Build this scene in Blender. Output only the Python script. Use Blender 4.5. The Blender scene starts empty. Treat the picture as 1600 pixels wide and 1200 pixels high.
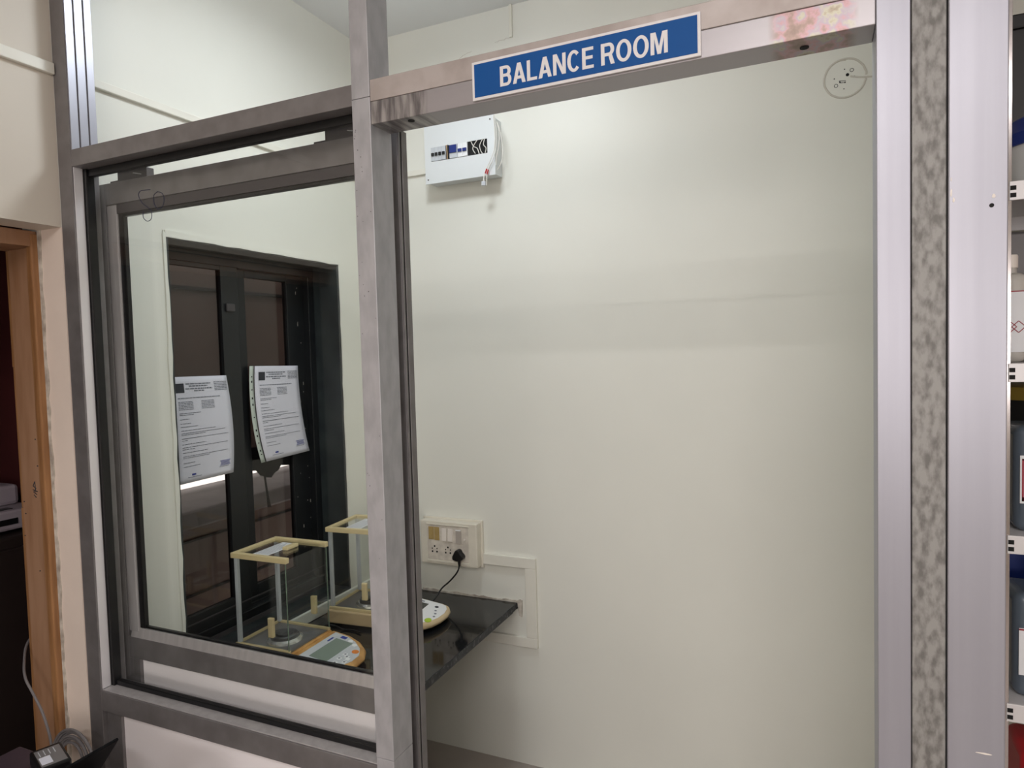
import bpy, bmesh, math, random
from mathutils import Vector, Matrix
random.seed(7)
S = bpy.context.scene
COL = S.collection
# ------------------------------------------------------------------ camera, world, lights, exposure
F_PX = 1054.0
cam_d = bpy.data.cameras.new('camera'); cam = bpy.data.objects.new('camera', cam_d); COL.objects.link(cam)
cam_d.sensor_width = 36.0; cam_d.lens = 36.0 * F_PX / 1600.0; cam_d.clip_start = 0.01
yaw, pitch, roll = math.radians(24.256), math.radians(2.607), math.radians(-1.590)
cy_, sy_ = math.cos(yaw), math.sin(yaw)
fwd = Vector((-sy_, cy_, 0)); right = Vector((cy_, sy_, 0)); up = Vector((0, 0, 1))
c_, s_ = math.cos(pitch), math.sin(pitch)
fwd2 = c_ * fwd - s_ * up; up2 = s_ * fwd + c_ * up
c_, s_ = math.cos(roll), math.sin(roll)
r3 = c_ * right + s_ * up2; u3 = -s_ * right + c_ * up2
M = Matrix((r3, u3, -fwd2)).transposed().to_4x4(); M.translation = Vector((0, 0, 1.62))
cam.matrix_world = M
S.camera = cam
S.view_settings.view_transform = 'Standard'; S.view_settings.look = 'None'
S.view_settings.exposure = 0.0; S.view_settings.gamma = 1.0; S.view_settings.use_curve_mapping = False
w = bpy.data.worlds.new('daylight'); S.world = w; w.use_nodes = True
w.node_tree.nodes['Background'].inputs[0].default_value = (1.0, 0.95, 0.90, 1)
w.node_tree.nodes['Background'].inputs[1].default_value = 3.2
S.cycles.max_bounces = 10; S.cycles.transparent_max_bounces = 24; S.cycles.diffuse_bounces = 5
S.cycles.use_denoising = True
S.cycles.sample_clamp_indirect = 4.0

def area(name, loc, rot, sx, sy, power, col, spread=180):
    l = bpy.data.lights.new(name, 'AREA'); l.shape = 'RECTANGLE'; l.size = sx; l.size_y = sy
    l.energy = power; l.color = col; l.spread = math.radians(spread)
    o = bpy.data.objects.new(name, l); COL.objects.link(o); o.location = loc; o.rotation_euler = rot
    return o
ROOM_LAMP = (-1.00, 1.60, 2.82)          # ceiling light of the balance room
HALL_LAMP = (-0.25, -2.05, 2.84)
HALL_LAMP2 = (0.25, -0.95, 2.84)           # tube light of the outer room
area('balance_room_light', (ROOM_LAMP[0], ROOM_LAMP[1], ROOM_LAMP[2] - .03), (0, 0, 0), .24, .24, 5.8, (0.91, 0.965, 1.0))
area('outer_room_light', (HALL_LAMP[0], HALL_LAMP[1], HALL_LAMP[2] - .045), (0, 0, 0), 1.2, .10, 33.0, (1.0, 0.955, 0.93))
area('outer_room_light', (HALL_LAMP2[0], HALL_LAMP2[1], HALL_LAMP2[2] - .045), (0, 0, 0), 1.2, .10, 27.0, (1.0, 0.955, 0.93))
area('outer_window_daylight', (0.55, -3.02, 1.66), (math.radians(90), 0, 0), 1.5, .70, 27.0, (1.0, 0.92, 0.90))

# ------------------------------------------------------------------ material helpers
def lin(c):
    return tuple((x / 12.92 if x <= .04045 else ((x + .055) / 1.055) ** 2.4) for x in c)
def rgb(r, g, b): return lin((r / 255, g / 255, b / 255)) + (1,)
MATS = {}
def mat(name, col, rough=.5, metal=0.0, noise=0.0, nscale=8.0, stretch=(1, 1, 1), bump=0.0, bscale=60.0,
        rvar=0.0, col2=None, edges=(.35, .65), spec=.5, emis=None, coat=0.0, bdist=.002):
    if name in MATS: return MATS[name]
    m = bpy.data.materials.new(name); m.use_nodes = True; nt = m.node_tree; n = nt.nodes; L = nt.links
    b = n['Principled BSDF']
    b.inputs['Base Color'].default_value = col; b.inputs['Roughness'].default_value = rough
    b.inputs['Metallic'].default_value = metal; b.inputs['Specular IOR Level'].default_value = spec
    b.inputs['Coat Weight'].default_value = coat
    tc = n.new('ShaderNodeTexCoord'); mp = n.new('ShaderNodeMapping'); mp.inputs['Scale'].default_value = stretch
    L.new(tc.outputs['Object'], mp.inputs['Vector'])
    def noise_node(sc, det=6):
        t = n.new('ShaderNodeTexNoise'); t.inputs['Scale'].default_value = sc; t.inputs['Detail'].default_value = det
        L.new(mp.outputs[0], t.inputs['Vector']); return t
    t = noise_node(nscale)
    r = n.new('ShaderNodeValToRGB'); r.color_ramp.elements[0].position = edges[0]; r.color_ramp.elements[1].position = edges[1]
    if col2 is None:
        col2 = tuple(min(1, x * (1 - noise)) for x in col[:3]) + (1,)
    r.color_ramp.elements[0].color = col; r.color_ramp.elements[1].color = col2
    L.new(t.outputs['Fac'], r.inputs['Fac']); L.new(r.outputs['Color'], b.inputs['Base Color'])
    if rvar:
        mr = n.new('ShaderNodeMapRange'); mr.inputs['To Min'].default_value = max(.02, rough - rvar); mr.inputs['To Max'].default_value = rough + rvar
        L.new(t.outputs['Fac'], mr.inputs['Value']); L.new(mr.outputs[0], b.inputs['Roughness'])
    if bump:
        t2 = noise_node(bscale, 8)
        bp = n.new('ShaderNodeBump'); bp.inputs['Strength'].default_value = bump; bp.inputs['Distance'].default_value = bdist
        L.new(t2.outputs['Fac'], bp.inputs['Height']); L.new(bp.outputs[0], b.inputs['Normal'])
    if emis:
        b.inputs['Emission Color'].default_value = emis[0]; b.inputs['Emission Strength'].default_value = emis[1]
    MATS[name] = m; return m
def glass_mat(name, tint, ior=1.45, rough=0.0):
    m = bpy.data.materials.new(name); m.use_nodes = True; nt = m.node_tree; n = nt.nodes; L = nt.links
    n.remove(n['Principled BSDF']); out = n['Material Output']
    tr = n.new('ShaderNodeBsdfTransparent'); tr.inputs[0].default_value = tint
    gl = n.new('ShaderNodeBsdfGlossy'); gl.inputs['Roughness'].default_value = rough; gl.inputs[0].default_value = (1, 1, 1, 1)
    lw = n.new('ShaderNodeLayerWeight'); lw.inputs['Blend'].default_value = .5
    pw = n.new('ShaderNodeMath'); pw.operation = 'POWER'; pw.inputs[1].default_value = 5.0
    fr = n.new('ShaderNodeMath'); fr.operation = 'MULTIPLY_ADD'; f0 = ((ior - 1) / (ior + 1)) ** 2
    fr.inputs[1].default_value = 1 - f0; fr.inputs[2].default_value = f0
    L.new(lw.outputs['Facing'], pw.inputs[0]); L.new(pw.outputs[0], fr.inputs[0])
    mx = n.new('ShaderNodeMixShader')
    L.new(fr.outputs[0], mx.inputs[0]); L.new(tr.outputs[0], mx.inputs[1]); L.new(gl.outputs[0], mx.inputs[2])
    L.new(mx.outputs[0], out.inputs['Surface']); MATS[name] = m; return m

PAINT = mat('cream_wall_paint', rgb(233, 233, 225), .42, noise=.05, nscale=1.3, bump=.25, bscale=5.0, bdist=.006, spec=.4)
PAINT_OUT = mat('outer_wall_paint', rgb(216, 208, 196), .5, noise=.06, nscale=1.6, bump=.25, bscale=6.0, bdist=.006, spec=.4)
REVEAL = mat('pinkish_plaster', rgb(240, 224, 212), .7, noise=.08, nscale=5, bump=.3, bscale=25)
ROUGHPL = mat('ragged_plaster_edge', rgb(214, 208, 198), .8, col2=rgb(160, 150, 140), nscale=30, bump=.6, bscale=60)
CEIL = mat('ceiling_paint', rgb(234, 236, 238), .7, noise=.04, nscale=2)
FLOOR = mat('floor_tiles', rgb(168, 158, 150), .4, noise=.2, nscale=3)
ALU = mat('satin_aluminium', rgb(190, 187, 188), .38, .3, col2=rgb(176, 172, 174), nscale=9, stretch=(6, 6, .6), bump=.05, bscale=90, rvar=.07)
ALU_DULL = mat('dull_scuffed_aluminium', rgb(182, 182, 187), .5, .35, col2=rgb(168, 168, 173), nscale=26, stretch=(1.5, 1.5, .7), bump=.08, bscale=120, edges=(.4, .65))
ALU_GREY = mat('grey_anodised_aluminium', rgb(132, 129, 130), .45, .4, col2=rgb(120, 116, 117), nscale=20, bump=.05, bscale=120)
ALU_BRIGHT = mat('bright_brushed_aluminium', rgb(166, 166, 176), .40, .5, col2=rgb(158, 158, 168), nscale=4, stretch=(8, 1, .2), bump=.01, bscale=70, rvar=.03)
ALU_REFLECTION = mat('aluminium_painted_reflection', rgb(232, 230, 234), .3, .3, noise=.04, nscale=6)  # near-white base paints in the bright wall's reflection on the post's side
ALU_MOTTLED = mat('mottled_weathered_aluminium', rgb(152, 151, 149), .6, .3, col2=rgb(112, 110, 108), nscale=95, stretch=(1.2, 1, .55), bump=.15, bscale=140, edges=(.4, .66))
ALU_BEIGE = mat('beige_aluminium', rgb(190, 182, 180), .5, .35, col2=rgb(168, 158, 154), nscale=14, bump=.05, bscale=100)
ALU_STREAK = mat('streaked_aluminium', rgb(176, 172, 174), .36, .9, col2=rgb(104, 100, 102), nscale=13, stretch=(7, 1, 2.2), bump=.04, bscale=100, edges=(.4, .6))
ALU_CHROME = mat('polished_stained_aluminium', rgb(205, 192, 190), .16, 1.0, col2=rgb(140, 124, 118), nscale=16, stretch=(2, 1, 3), edges=(.5, .62), bump=.04, bscale=40)
ALU_DARK = mat('dark_grey_aluminium', rgb(84, 80, 82), .5, .4, noise=.1, nscale=20)
RUBBER = mat('black_rubber', rgb(16, 17, 19), .35, noise=.1)
BLACKP = mat('black_plastic', rgb(14, 14, 17), .4, noise=.1)
BLACKG = mat('black_gap', rgb(8, 8, 9), .8)
LAMINATE = mat('glossy_white_laminate', rgb(250, 245, 248), .35, noise=.03, nscale=3, coat=.3)
GLASS = glass_mat('clear_greenish_glass', (.990, .995, .989, 1), 1.33)
GLASS_CASE = glass_mat('draft_shield_glass', (.965, .975, .968, 1), 1.4)
GLASS_TINT = glass_mat('dark_film_glass', (.70, .675, .665, 1), 1.45)
GREEN_EDGE = mat('green_glass_edge', rgb(116, 134, 118), .25)
DARKREV = mat('dark_granite_reveal', rgb(50, 57, 58), .42, col2=rgb(34, 40, 44), nscale=14, bump=.25, bscale=40)
DARKFR = mat('black_window_frame', rgb(24, 27, 30), .38, noise=.2, nscale=12)
BROWNOUT = mat('brown_outside_render', rgb(122, 104, 98), .8, col2=rgb(104, 88, 82), nscale=3)
GREYOUT = mat('grey_outside_ledge', rgb(150, 146, 150), .8, noise=.2)
WOOD = mat('varnished_brown_wood', rgb(172, 134, 106), .5, col2=rgb(152, 112, 82), nscale=5, stretch=(5, 5, .7), bump=.15, bscale=30)
WOODO = mat('orange_brown_wood', rgb(170, 124, 82), .45, col2=rgb(140, 98, 62), nscale=8, stretch=(7, 7, .6), bump=.2, bscale=40)
MAROON = mat('maroon_paint', rgb(70, 26, 26), .6, noise=.1)
CABDARK = mat('dark_brown_cabinet', rgb(34, 24, 22), .5, noise=.2)
TABLEP = mat('dark_plum_tabletop', rgb(72, 58, 66), .45, col2=rgb(60, 50, 58), nscale=9, bump=.1, bscale=60)
LAVGREY = mat('lavender_grey_plastic', rgb(150, 140, 148), .5, noise=.1)
GRANITE = mat('black_granite', rgb(24, 25, 27), .07, col2=rgb(46, 46, 47), nscale=90, edges=(.55, .8), rvar=.03)
GRANEDGE = mat('rough_granite_edge', rgb(44, 46, 50), .6, col2=rgb(110, 112, 114), nscale=70, edges=(.55, .72), bump=.5, bscale=90)
PVC = mat('white_pvc', rgb(232, 230, 220), .45, noise=.04, nscale=12)
ENAMEL = mat('white_enamelled_steel', rgb(222, 226, 228), .4, noise=.02)
SWBOX = mat('off_white_switch_plastic', rgb(226, 220, 206), .4, noise=.08, nscale=22)
SWPLATE = mat('grimy_switch_plate', rgb(196, 188, 178), .45, col2=rgb(222, 214, 202), nscale=30)
SWWHITE = mat('switch_rocker_plastic', rgb(232, 224, 216), .35)
SWGREY = mat('grey_switch_rocker', rgb(176, 168, 160), .35)
YELLOWED = mat('yellowed_plastic', rgb(178, 152, 98), .5, noise=.15, nscale=30)
CREAMP = mat('cream_balance_plastic', rgb(222, 204, 158), .4, noise=.08, nscale=18)
AMBERP = mat('amber_aged_plastic', rgb(206, 160, 96), .4, col2=rgb(172, 124, 66), nscale=20)
BEIGEP = mat('beige_aged_plastic', rgb(206, 184, 146), .42, noise=.1, nscale=18)
WHITEP = mat('white_plastic', rgb(236, 238, 240), .35)
PALEGREY = mat('pale_grey_plastic', rgb(196, 200, 206), .4)
DARKTOP = mat('dark_grey_metal_plate', rgb(132, 130, 132), .42, .25, noise=.1)
CHROME = mat('chrome', rgb(226, 226, 226), .2, .75)
DARKCHROME = mat('dark_pan_metal', rgb(96, 96, 98), .35, .35)
MATTEBLACK = mat('matte_black_plastic', rgb(10, 10, 13), .7, spec=.15)
RIDGE = mat('raised_plaster_ridge', rgb(206, 202, 192), .6)
LCD = mat('lcd_green_grey', rgb(128, 142, 132), .25)
LCD_D = mat('lcd_dark', rgb(66, 70, 68), .2)
ORANGE = mat('orange_button', rgb(222, 128, 44), .4)
BLUEB = mat('blue_print', rgb(52, 66, 150), .5)
GREENB = mat('lime_green_button', rgb(176, 206, 60), .4)
PRINT = mat('grey_print', rgb(120, 124, 136), .6)
DPRINT = mat('dark_print', rgb(50, 52, 60), .7)
PAPER = mat('white_paper', rgb(226, 226, 238), .7, noise=.03, nscale=10)
SLEEVE = mat('pale_green_sleeve_strip', rgb(204, 214, 206), .35)
LABELP = mat('white_label_paper', rgb(226, 228, 232), .6)
SIGNBLUE = mat('royal_blue_sign', rgb(16, 84, 156), .55, col2=rgb(16, 79, 148), nscale=2, spec=.25)
SIGNWHITE = mat('white_sign_vinyl', rgb(232, 230, 232), .4)
INK = mat('blue_black_marker_ink', rgb(34, 36, 64), .6)
REDP = mat('red_plastic', rgb(176, 22, 34), .4)
REDPR = mat('red_print', rgb(150, 30, 52), .6)
BLUELID = mat('navy_blue_plastic', rgb(24, 46, 120), .35)
CLEARCAN = mat('translucent_white_plastic', rgb(216, 218, 218), .4)
SLATE = mat('slate_grey_bottle', rgb(84, 94, 106), .25, noise=.05)
AMBERTIN = mat('olive_yellow_lid', rgb(140, 116, 40), .45)
CARTON = mat('brown_carton', rgb(140, 108, 84), .8, noise=.1)
OFFWHITEB = mat('off_white_bottle', rgb(188, 184, 178), .5)
STEELRACK = mat('white_grey_enamel_steel', rgb(222, 220, 222), .35, .2)
STEELPOST = mat('polished_steel', rgb(190, 184, 184), .15, 1.0)
CABLEG = mat('grey_cable_sheath', rgb(118, 114, 116), .5)
WIREW = mat('white_wire', rgb(222, 220, 214), .5)
COPPERW = mat('beige_wire', rgb(190, 160, 120), .5)
TUBEMAT = mat('glowing_tube', rgb(255, 246, 240), .5, emis=((1, .92, .86, 1), 9.0))
LEDMAT = mat('glowing_diffuser', rgb(245, 250, 255), .5, emis=((.86, .94, 1, 1), 15.0))

def track_mat():
    """aluminium section: pale scratches at its left end, rainbow-stained polish at its right end"""
    m = mat('stained_track_aluminium', rgb(172, 168, 172), .38, .5, noise=.05, nscale=6, stretch=(1, 1, 6), bump=.02)
    nt = m.node_tree; n = nt.nodes; L = nt.links; b = n['Principled BSDF']
    base = b.inputs['Base Color'].links[0].from_socket
    tc = n.new('ShaderNodeTexCoord'); sx = n.new('ShaderNodeSeparateXYZ'); L.new(tc.outputs['Object'], sx.inputs[0])
    off = .8                                   # object origin lies at x = -0.8
    def mask(a, c):
        mr = n.new('ShaderNodeMapRange'); mr.inputs['From Min'].default_value = a + off; mr.inputs['From Max'].default_value = c + off
        L.new(sx.outputs['X'], mr.inputs['Value']); return mr.outputs[0]
    def nz(stretch, rot, sc):
        mp = n.new('ShaderNodeMapping'); mp.inputs['Scale'].default_value = stretch; mp.inputs['Rotation'].default_value = (0, rot, 0)
        L.new(tc.outputs['Object'], mp.inputs[0]); t = n.new('ShaderNodeTexNoise'); t.inputs['Scale'].default_value = sc; t.inputs['Detail'].default_value = 5
        L.new(mp.outputs[0], t.inputs['Vector']); return t.outputs['Fac']
    def ramp(fac, stops):
        r = n.new('ShaderNodeValToRGB'); e = r.color_ramp.elements
        while len(e) < len(stops): e.new(.5)
        for k, (p, c) in enumerate(stops): e[k].position = p; e[k].color = c
        L.new(fac, r.inputs[0]); return r.outputs[0]
    def mix(f, a, c):
        x = n.new('ShaderNodeMix'); x.data_type = 'RGBA'; L.new(f, x.inputs[0]); L.new(a, x.inputs[6]); L.new(c, x.inputs[7]); return x.outputs[2]
    streak = ramp(nz((9, 1, 1.2), -.45, 9), [(.40, rgb(112, 108, 110)), (.62, rgb(176, 172, 172))])
    stain = ramp(nz((1.6, 1, 1.6), .3, 26), [(.30, rgb(128, 112, 104)), (.43, rgb(150, 130, 122)), (.50, rgb(176, 142, 146)), (.56, rgb(160, 150, 160)), (.62, rgb(172, 168, 150)), (.72, rgb(134, 118, 104))])
    c1 = mix(mask(-.650, -.662), base, streak)
    c2 = mix(mask(-.062, -.046), c1, stain)
    c3 = mix(mask(.045, .060), c2, base)
    L.new(c3, b.inputs['Base Color']); return m

# ------------------------------------------------------------------ mesh helpers
class MB:
    def __init__(s): s.bm = bmesh.new()
    def box(s, x0, x1, y0, y1, z0, z1, rot=0, piv=None):
        v = [Vector((x, y, z)) for x in (x0, x1) for y in (y0, y1) for z in (z0, z1)]
        if rot:
            c = Vector(piv) if piv else (v[0] + v[7]) / 2
            R = Matrix.Rotation(rot, 3, 'Z'); v = [R @ (p - c) + c for p in v]
        q = [s.bm.verts.new(p) for p in v]
        for f in ((0, 1, 3, 2), (4, 6, 7, 5), (0, 4, 5, 1), (2, 3, 7, 6), (0, 2, 6, 4), (1, 5, 7, 3)):
            s.bm.faces.new([q[i] for i in f])
        return s
    def prism(s, pts, z0, z1, top=None):
        """vertical prism over an outline in xy; top(x,y)->z lets the upper face slope"""
        a = [s.bm.verts.new((x, y, z0)) for x, y in pts]
        b = [s.bm.verts.new((x, y, top(x, y) if top else z1)) for x, y in pts]
        n = len(pts)
        s.bm.faces.new(a[::-1]); s.bm.faces.new(b)
        for i in range(n): s.bm.faces.new((a[i], a[(i + 1) % n], b[(i + 1) % n], b[i]))
        return s
    def prism_ax(s, pts, lo, hi, axis):
        """outline in the plane normal to axis 'x' (y,z) or 'y' (x,z)"""
        def P(u, v, t): return (t, u, v) if axis == 'x' else (u, t, v)
        a = [s.bm.verts.new(P(u, v, lo)) for u, v in pts]; b = [s.bm.verts.new(P(u, v, hi)) for u, v in pts]
        n = len(pts); s.bm.faces.new(a); s.bm.faces.new(b[::-1])
        for i in range(n): s.bm.faces.new((a[i], b[i], b[(i + 1) % n], a[(i + 1) % n]))
        return s
    def lathe(s, prof, c=(0, 0, 0), seg=40, axis='z', sx=1, sy=1):
        rings = []
        for r, h in prof:
            ring = []
            for k in range(seg):
                t = 2 * math.pi * k / seg; x, y = r * math.cos(t) * sx, r * math.sin(t) * sy
                p = (x, y, h) if axis == 'z' else ((x, h, y) if axis == 'y' else (h, x, y))
                ring.append(s.bm.verts.new((c[0] + p[0], c[1] + p[1], c[2] + p[2])))
            rings.append(ring)
        for a, b in zip(rings, rings[1:]):
            for k in range(seg): s.bm.faces.new((a[k], a[(k + 1) % seg], b[(k + 1) % seg], b[k]))
        s.bm.faces.new(rings[0][::-1]); s.bm.faces.new(rings[-1])
        return s
    def tube(s, pts, r, seg=10, smooth=True):
        pts = [Vector(p) for p in pts]
        if smooth and len(pts) > 2:
            out = []
            P = [pts[0]] + pts + [pts[-1]]
            for i in range(1, len(P) - 2):
                for k in range(6):
                    t = k / 6; a, b, c, d = P[i - 1], P[i], P[i + 1], P[i + 2]
                    out.append(.5 * ((2 * b) + (c - a) * t + (2 * a - 5 * b + 4 * c - d) * t * t + (3 * b - a - 3 * c + d) * t ** 3))
            out.append(pts[-1]); pts = out
        rings = []; ref = Vector((.3, .2, 1)).normalized()
        for i, p in enumerate(pts):
            d = (pts[min(i + 1, len(pts) - 1)] - pts[max(i - 1, 0)])
            d = d.normalized() if d.length > 1e-9 else Vector((0, 0, 1))
            u = d.cross(ref)
            if u.length < 1e-3: u = d.cross(Vector((1, 0, 0)))
            u.normalize(); v = d.cross(u); ref = u.cross(d) if False else ref
            rings.append([s.bm.verts.new(p + r * (math.cos(2 * math.pi * k / seg) * u + math.sin(2 * math.pi * k / seg) * v)) for k in range(seg)])
        for a, b in zip(rings, rings[1:]):
            for k in range(seg): s.bm.faces.new((a[k], a[(k + 1) % seg], b[(k + 1) % seg], b[k]))
        s.bm.faces.new(rings[0][::-1]); s.bm.faces.new(rings[-1])
        return s
    def quad(s, p): s.bm.faces.new([s.bm.verts.new(q) for q in p]); return s
ORIG = {}
def link(name, mb, m, parent=None, bevel=0.0, world=False, smooth=False, kind=None, label=None, segs=2):
    me = bpy.data.meshes.new(name)
    if world and parent is not None:
        bmesh.ops.translate(mb.bm, verts=mb.bm.verts, vec=-Vector(ORIG[parent.name]))
    bmesh.ops.recalc_face_normals(mb.bm, faces=mb.bm.faces)
    mb.bm.to_mesh(me); mb.bm.free()
    o = bpy.data.objects.new(name, me); COL.objects.link(o); me.materials.append(m)
    if smooth:
        for p in me.polygons: p.use_smooth = True
        try: me.set_sharp_from_angle(angle=math.radians(35))
        except Exception: pass
    if parent is not None: o.parent = parent; ORIG[o.name] = ORIG[parent.name]
    else: ORIG[o.name] = (0, 0, 0)
    if bevel:
        b = o.modifiers.new('bevel', 'BEVEL'); b.width = bevel; b.segments = segs; b.limit_method = 'ANGLE'
    if kind: o['kind'] = kind
    if label: o['label'] = label
    return o
def thing(name, label, cat, loc=(0, 0, 0), rz=0, group=None, kind=None):
    o = bpy.data.objects.new(name, None); COL.objects.link(o); o.location = loc; o.rotation_euler = (0, 0, rz)
    o.empty_display_size = .05
    ORIG[o.name] = tuple(loc); o['label'] = label; o['category'] = cat
    if group: o['group'] = group
    if kind: o['kind'] = kind
    return o
def tag(o, label, cat, group=None):
    o['label'] = label; o['category'] = cat
    if group: o['group'] = group
    return o
def struct(name, mb, m, label, cat, bevel=0, **k):
    o = link(name, mb, m, bevel=bevel, kind='structure', **k); o['label'] = label; o['category'] = cat; return o

# ------------------------------------------------------------------ the room
XL = -1.723; YB = 2.37; ZC = 2.92; D = 1.10; XR = 3.4; YF = -2.9; T = .16
ZS = .646
struct('floor', MB().box(-3.6, XR + T, YF - T, YB + T, -.1, 0), FLOOR, 'grey floor of the laboratory, seen only in reflections', 'floor')
struct('ceiling', MB().box(XL - T, XR + T, YF - T, YB + T, ZC, ZC + .1).box(-3.6, XL - T, YF - T, 1.36, ZC, ZC + .1), CEIL, 'white ceiling above both rooms', 'ceiling')
# left wall of the balance room, pierced by the dark window (y 1.395-2.18, z .68-1.995)
wl = MB().box(XL - T, XL, D - .0, 1.395, 0, ZC).box(XL - T, XL, 2.18, YB, 0, ZC).box(XL - T, XL, 1.395, 2.18, 0, .685).box(XL - T, XL, 1.395, 2.18, 1.995, ZC)
struct('wall_left', wl, PAINT, 'cream left wall of the balance room around the dark window', 'wall')
wo = MB().box(XL - .09, XL, .12, D, 1.967, ZC).box(XL - .09, XL, YF, .12, 0, ZC)
struct('wall_left_outer', wo, PAINT_OUT, 'greyish cream outer wall above the wooden doorway', 'wall')
struct('trim_1', MB().box(XL - .0855, XL + .0005, D - .002, D + .004, .0, 1.967), REVEAL, 'narrow pinkish plaster reveal between wooden doorframe and aluminium post', 'plaster reveal')
random.seed(3)
zz = [0.0]; 
while zz[-1] < 1.93: zz.append(zz[-1] + random.uniform(.015, .05))
pts = [(XL - .092, z) for z in zz] + [(XL - .083 + random.uniform(-.004, .004), z) for z in reversed(zz)]
struct('trim_2', MB().prism_ax(pts, D - .006, D, 'y'), ROUGHPL, 'ragged plaster seam along the edge of the wooden doorframe', 'plaster seam')
struct('wall_back', MB().box(XL - T, XR + T, YB, YB + T, 0, ZC), PAINT, 'cream back wall behind the open doorway', 'wall')
struct('wall_right', MB().box(XR, XR + T, YF, YB, 0, ZC), PAINT_OUT, 'right wall of the outer room, outside the picture', 'wall')
wf = MB().box(-3.6, -.25, YF - T, YF, 0, ZC).box(1.35, XR, YF - T, YF, 0, ZC).box(-.25, 1.35, YF - T, YF, 0, 1.15).box(-.25, 1.35, YF - T, YF, 2.1, ZC)
struct('wall_front', wf, PAINT_OUT, 'outer room wall behind the camera with a daylit window', 'wall')
w2 = MB()
for x in (-.25, .52, 1.31): w2.box(x, x + .04, YF - .1, YF - .06, 1.15, 2.1)
w2.box(-.25, 1.35, YF - .1, YF - .06, 1.15, 1.19).box(-.25, 1.35, YF - .1, YF - .06, 2.06, 2.1)
struct('window_2', w2, ALU_DARK, 'daylit window behind the camera, seen in reflections', 'window')
# thin partition on the right side of the balance room
struct('wall_right_partition', MB().box(.195, .225, D + .07, YB, 0, ZC), PAINT, 'thin side wall of the balance room behind the right posts', 'wall')
# the next room seen through the wooden doorway
struct('wall_next_room', MB().box(-3.5, -3.4, YF, 1.36, 0, ZC), MAROON, 'maroon wall of the dark room beyond the wooden doorway', 'wall')
struct('wall_next_room_side', MB().box(-3.4, XL - T, 1.32, 1.36, 0, ZC).box(-3.4, XL - .09, YF - .05, YF, 0, ZC), MAROON, 'dark side wall beyond the wooden doorway', 'wall')

# wooden doorway on the left (door_2)
dj = thing('door_2', 'varnished brown wooden doorframe at the left edge, beside the aluminium partition', 'door', (XL - .15, D - .1, 0), kind='structure')
link('jamb', MB().box(XL - .208, XL - .112, D - .012, D + .03, 0, 1.965), WOOD, dj, .002, world=True)
link('moulding', MB().box(XL - .113, XL - .092, D - .022, D + .01, 0, 1.958).box(XL - .125, XL - .113, D - .017, D + .01, 0, 1.952), WOODO, dj, .004, world=True)
link('rebate_strip', MB().box(XL - .232, XL - .208, D - .004, D + .03, 0, 1.24).box(XL - .236, XL - .21, D - .0, D + .03, 1.24, 1.62).box(XL - .232, XL - .208, D - .004, D + .03, 1.62, 1.80).box(XL - .246, XL - .208, D + .004, D + .03, 1.80, 1.95), WOODO, dj, .0015, world=True)
link('head', MB().box(XL - .22, XL - .095, .12, D - .004, 1.925, 1.965), WOOD, dj, .002, world=True)
mk = MB()
for a, b in (((-.150, 1.318), (-.158, 1.306)), ((-.158, 1.306), (-.146, 1.300)), ((-.146, 1.300), (-.157, 1.290)), ((-.157, 1.290), (-.144, 1.284)), ((-.15, 1.318), (-.148, 1.29)), ((-.16, 1.296), (-.14, 1.292)), ((-.156, 1.283), (-.147, 1.276))):
    mk.tube([(XL + a[0], D - .0125, a[1]), (XL + b[0], D - .0125, b[1])], .0011, 6, False)
link('scribbled_mark', mk, DPRINT, dj, world=True)
hd = MB()
for x, z in ((-.2, 1.262), (-.137, 1.43), (-.205, 1.17), (-.15, 1.08), (-.134, 1.36), (-.196, 1.23)):
    hd.lathe([(.0017, -.001), (.0017, .001)], (XL + x, D - .0125, z), 8, 'y')
link('nail_hole', hd, DPRINT, dj, world=True)

# dark cabinet and grey device in the next room
cb = thing('cabinet', 'dark brown cabinet beyond the wooden doorway, under the grey equipment', 'cabinet', (-2.6, 1.0, 0))
link('body', MB().box(-3.05, -2.12, .55, 1.31, .06, 1.13), CABDARK, cb, .006, world=True)
link('plinth', MB().box(-3.02, -2.16, .59, 1.29, 0, .06), BLACKP, cb, world=True)
link('door', MB().box(-2.12, -2.102, .57, .93, .1, 1.1), CABDARK, cb, .004, world=True)
link('door', MB().box(-2.12, -2.102, .94, 1.30, .1, 1.1), CABDARK, cb, .004, world=True)
pr = thing('desktop_machine', 'lavender grey flat machine lying on the dark cabinet beyond the doorway', 'machine', (-2.45, 1.0, 1.13))
link('body', MB().box(-2.85, -2.16, .72, 1.27, 1.14, 1.2), LAVGREY, pr, .008, world=True)
link('lid', MB().box(-2.84, -2.24, .74, 1.255, 1.2, 1.262), LAVGREY, pr, .012, world=True)
link('slot', MB().box(-2.161, -2.158, 1.0, 1.2, 1.158, 1.175), BLACKP, pr, world=True)
link('slot', MB().box(-2.21, -2.18, 1.14, 1.2, 1.1985, 1.2012), BLACKP, pr, world=True)
for x in (-2.8, -2.2):
    for y in (.76, 1.24): link('foot', MB().lathe([(.012, 0), (.012, .011)], (x, y, 1.13), 12), BLACKP, pr, world=True)

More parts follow.
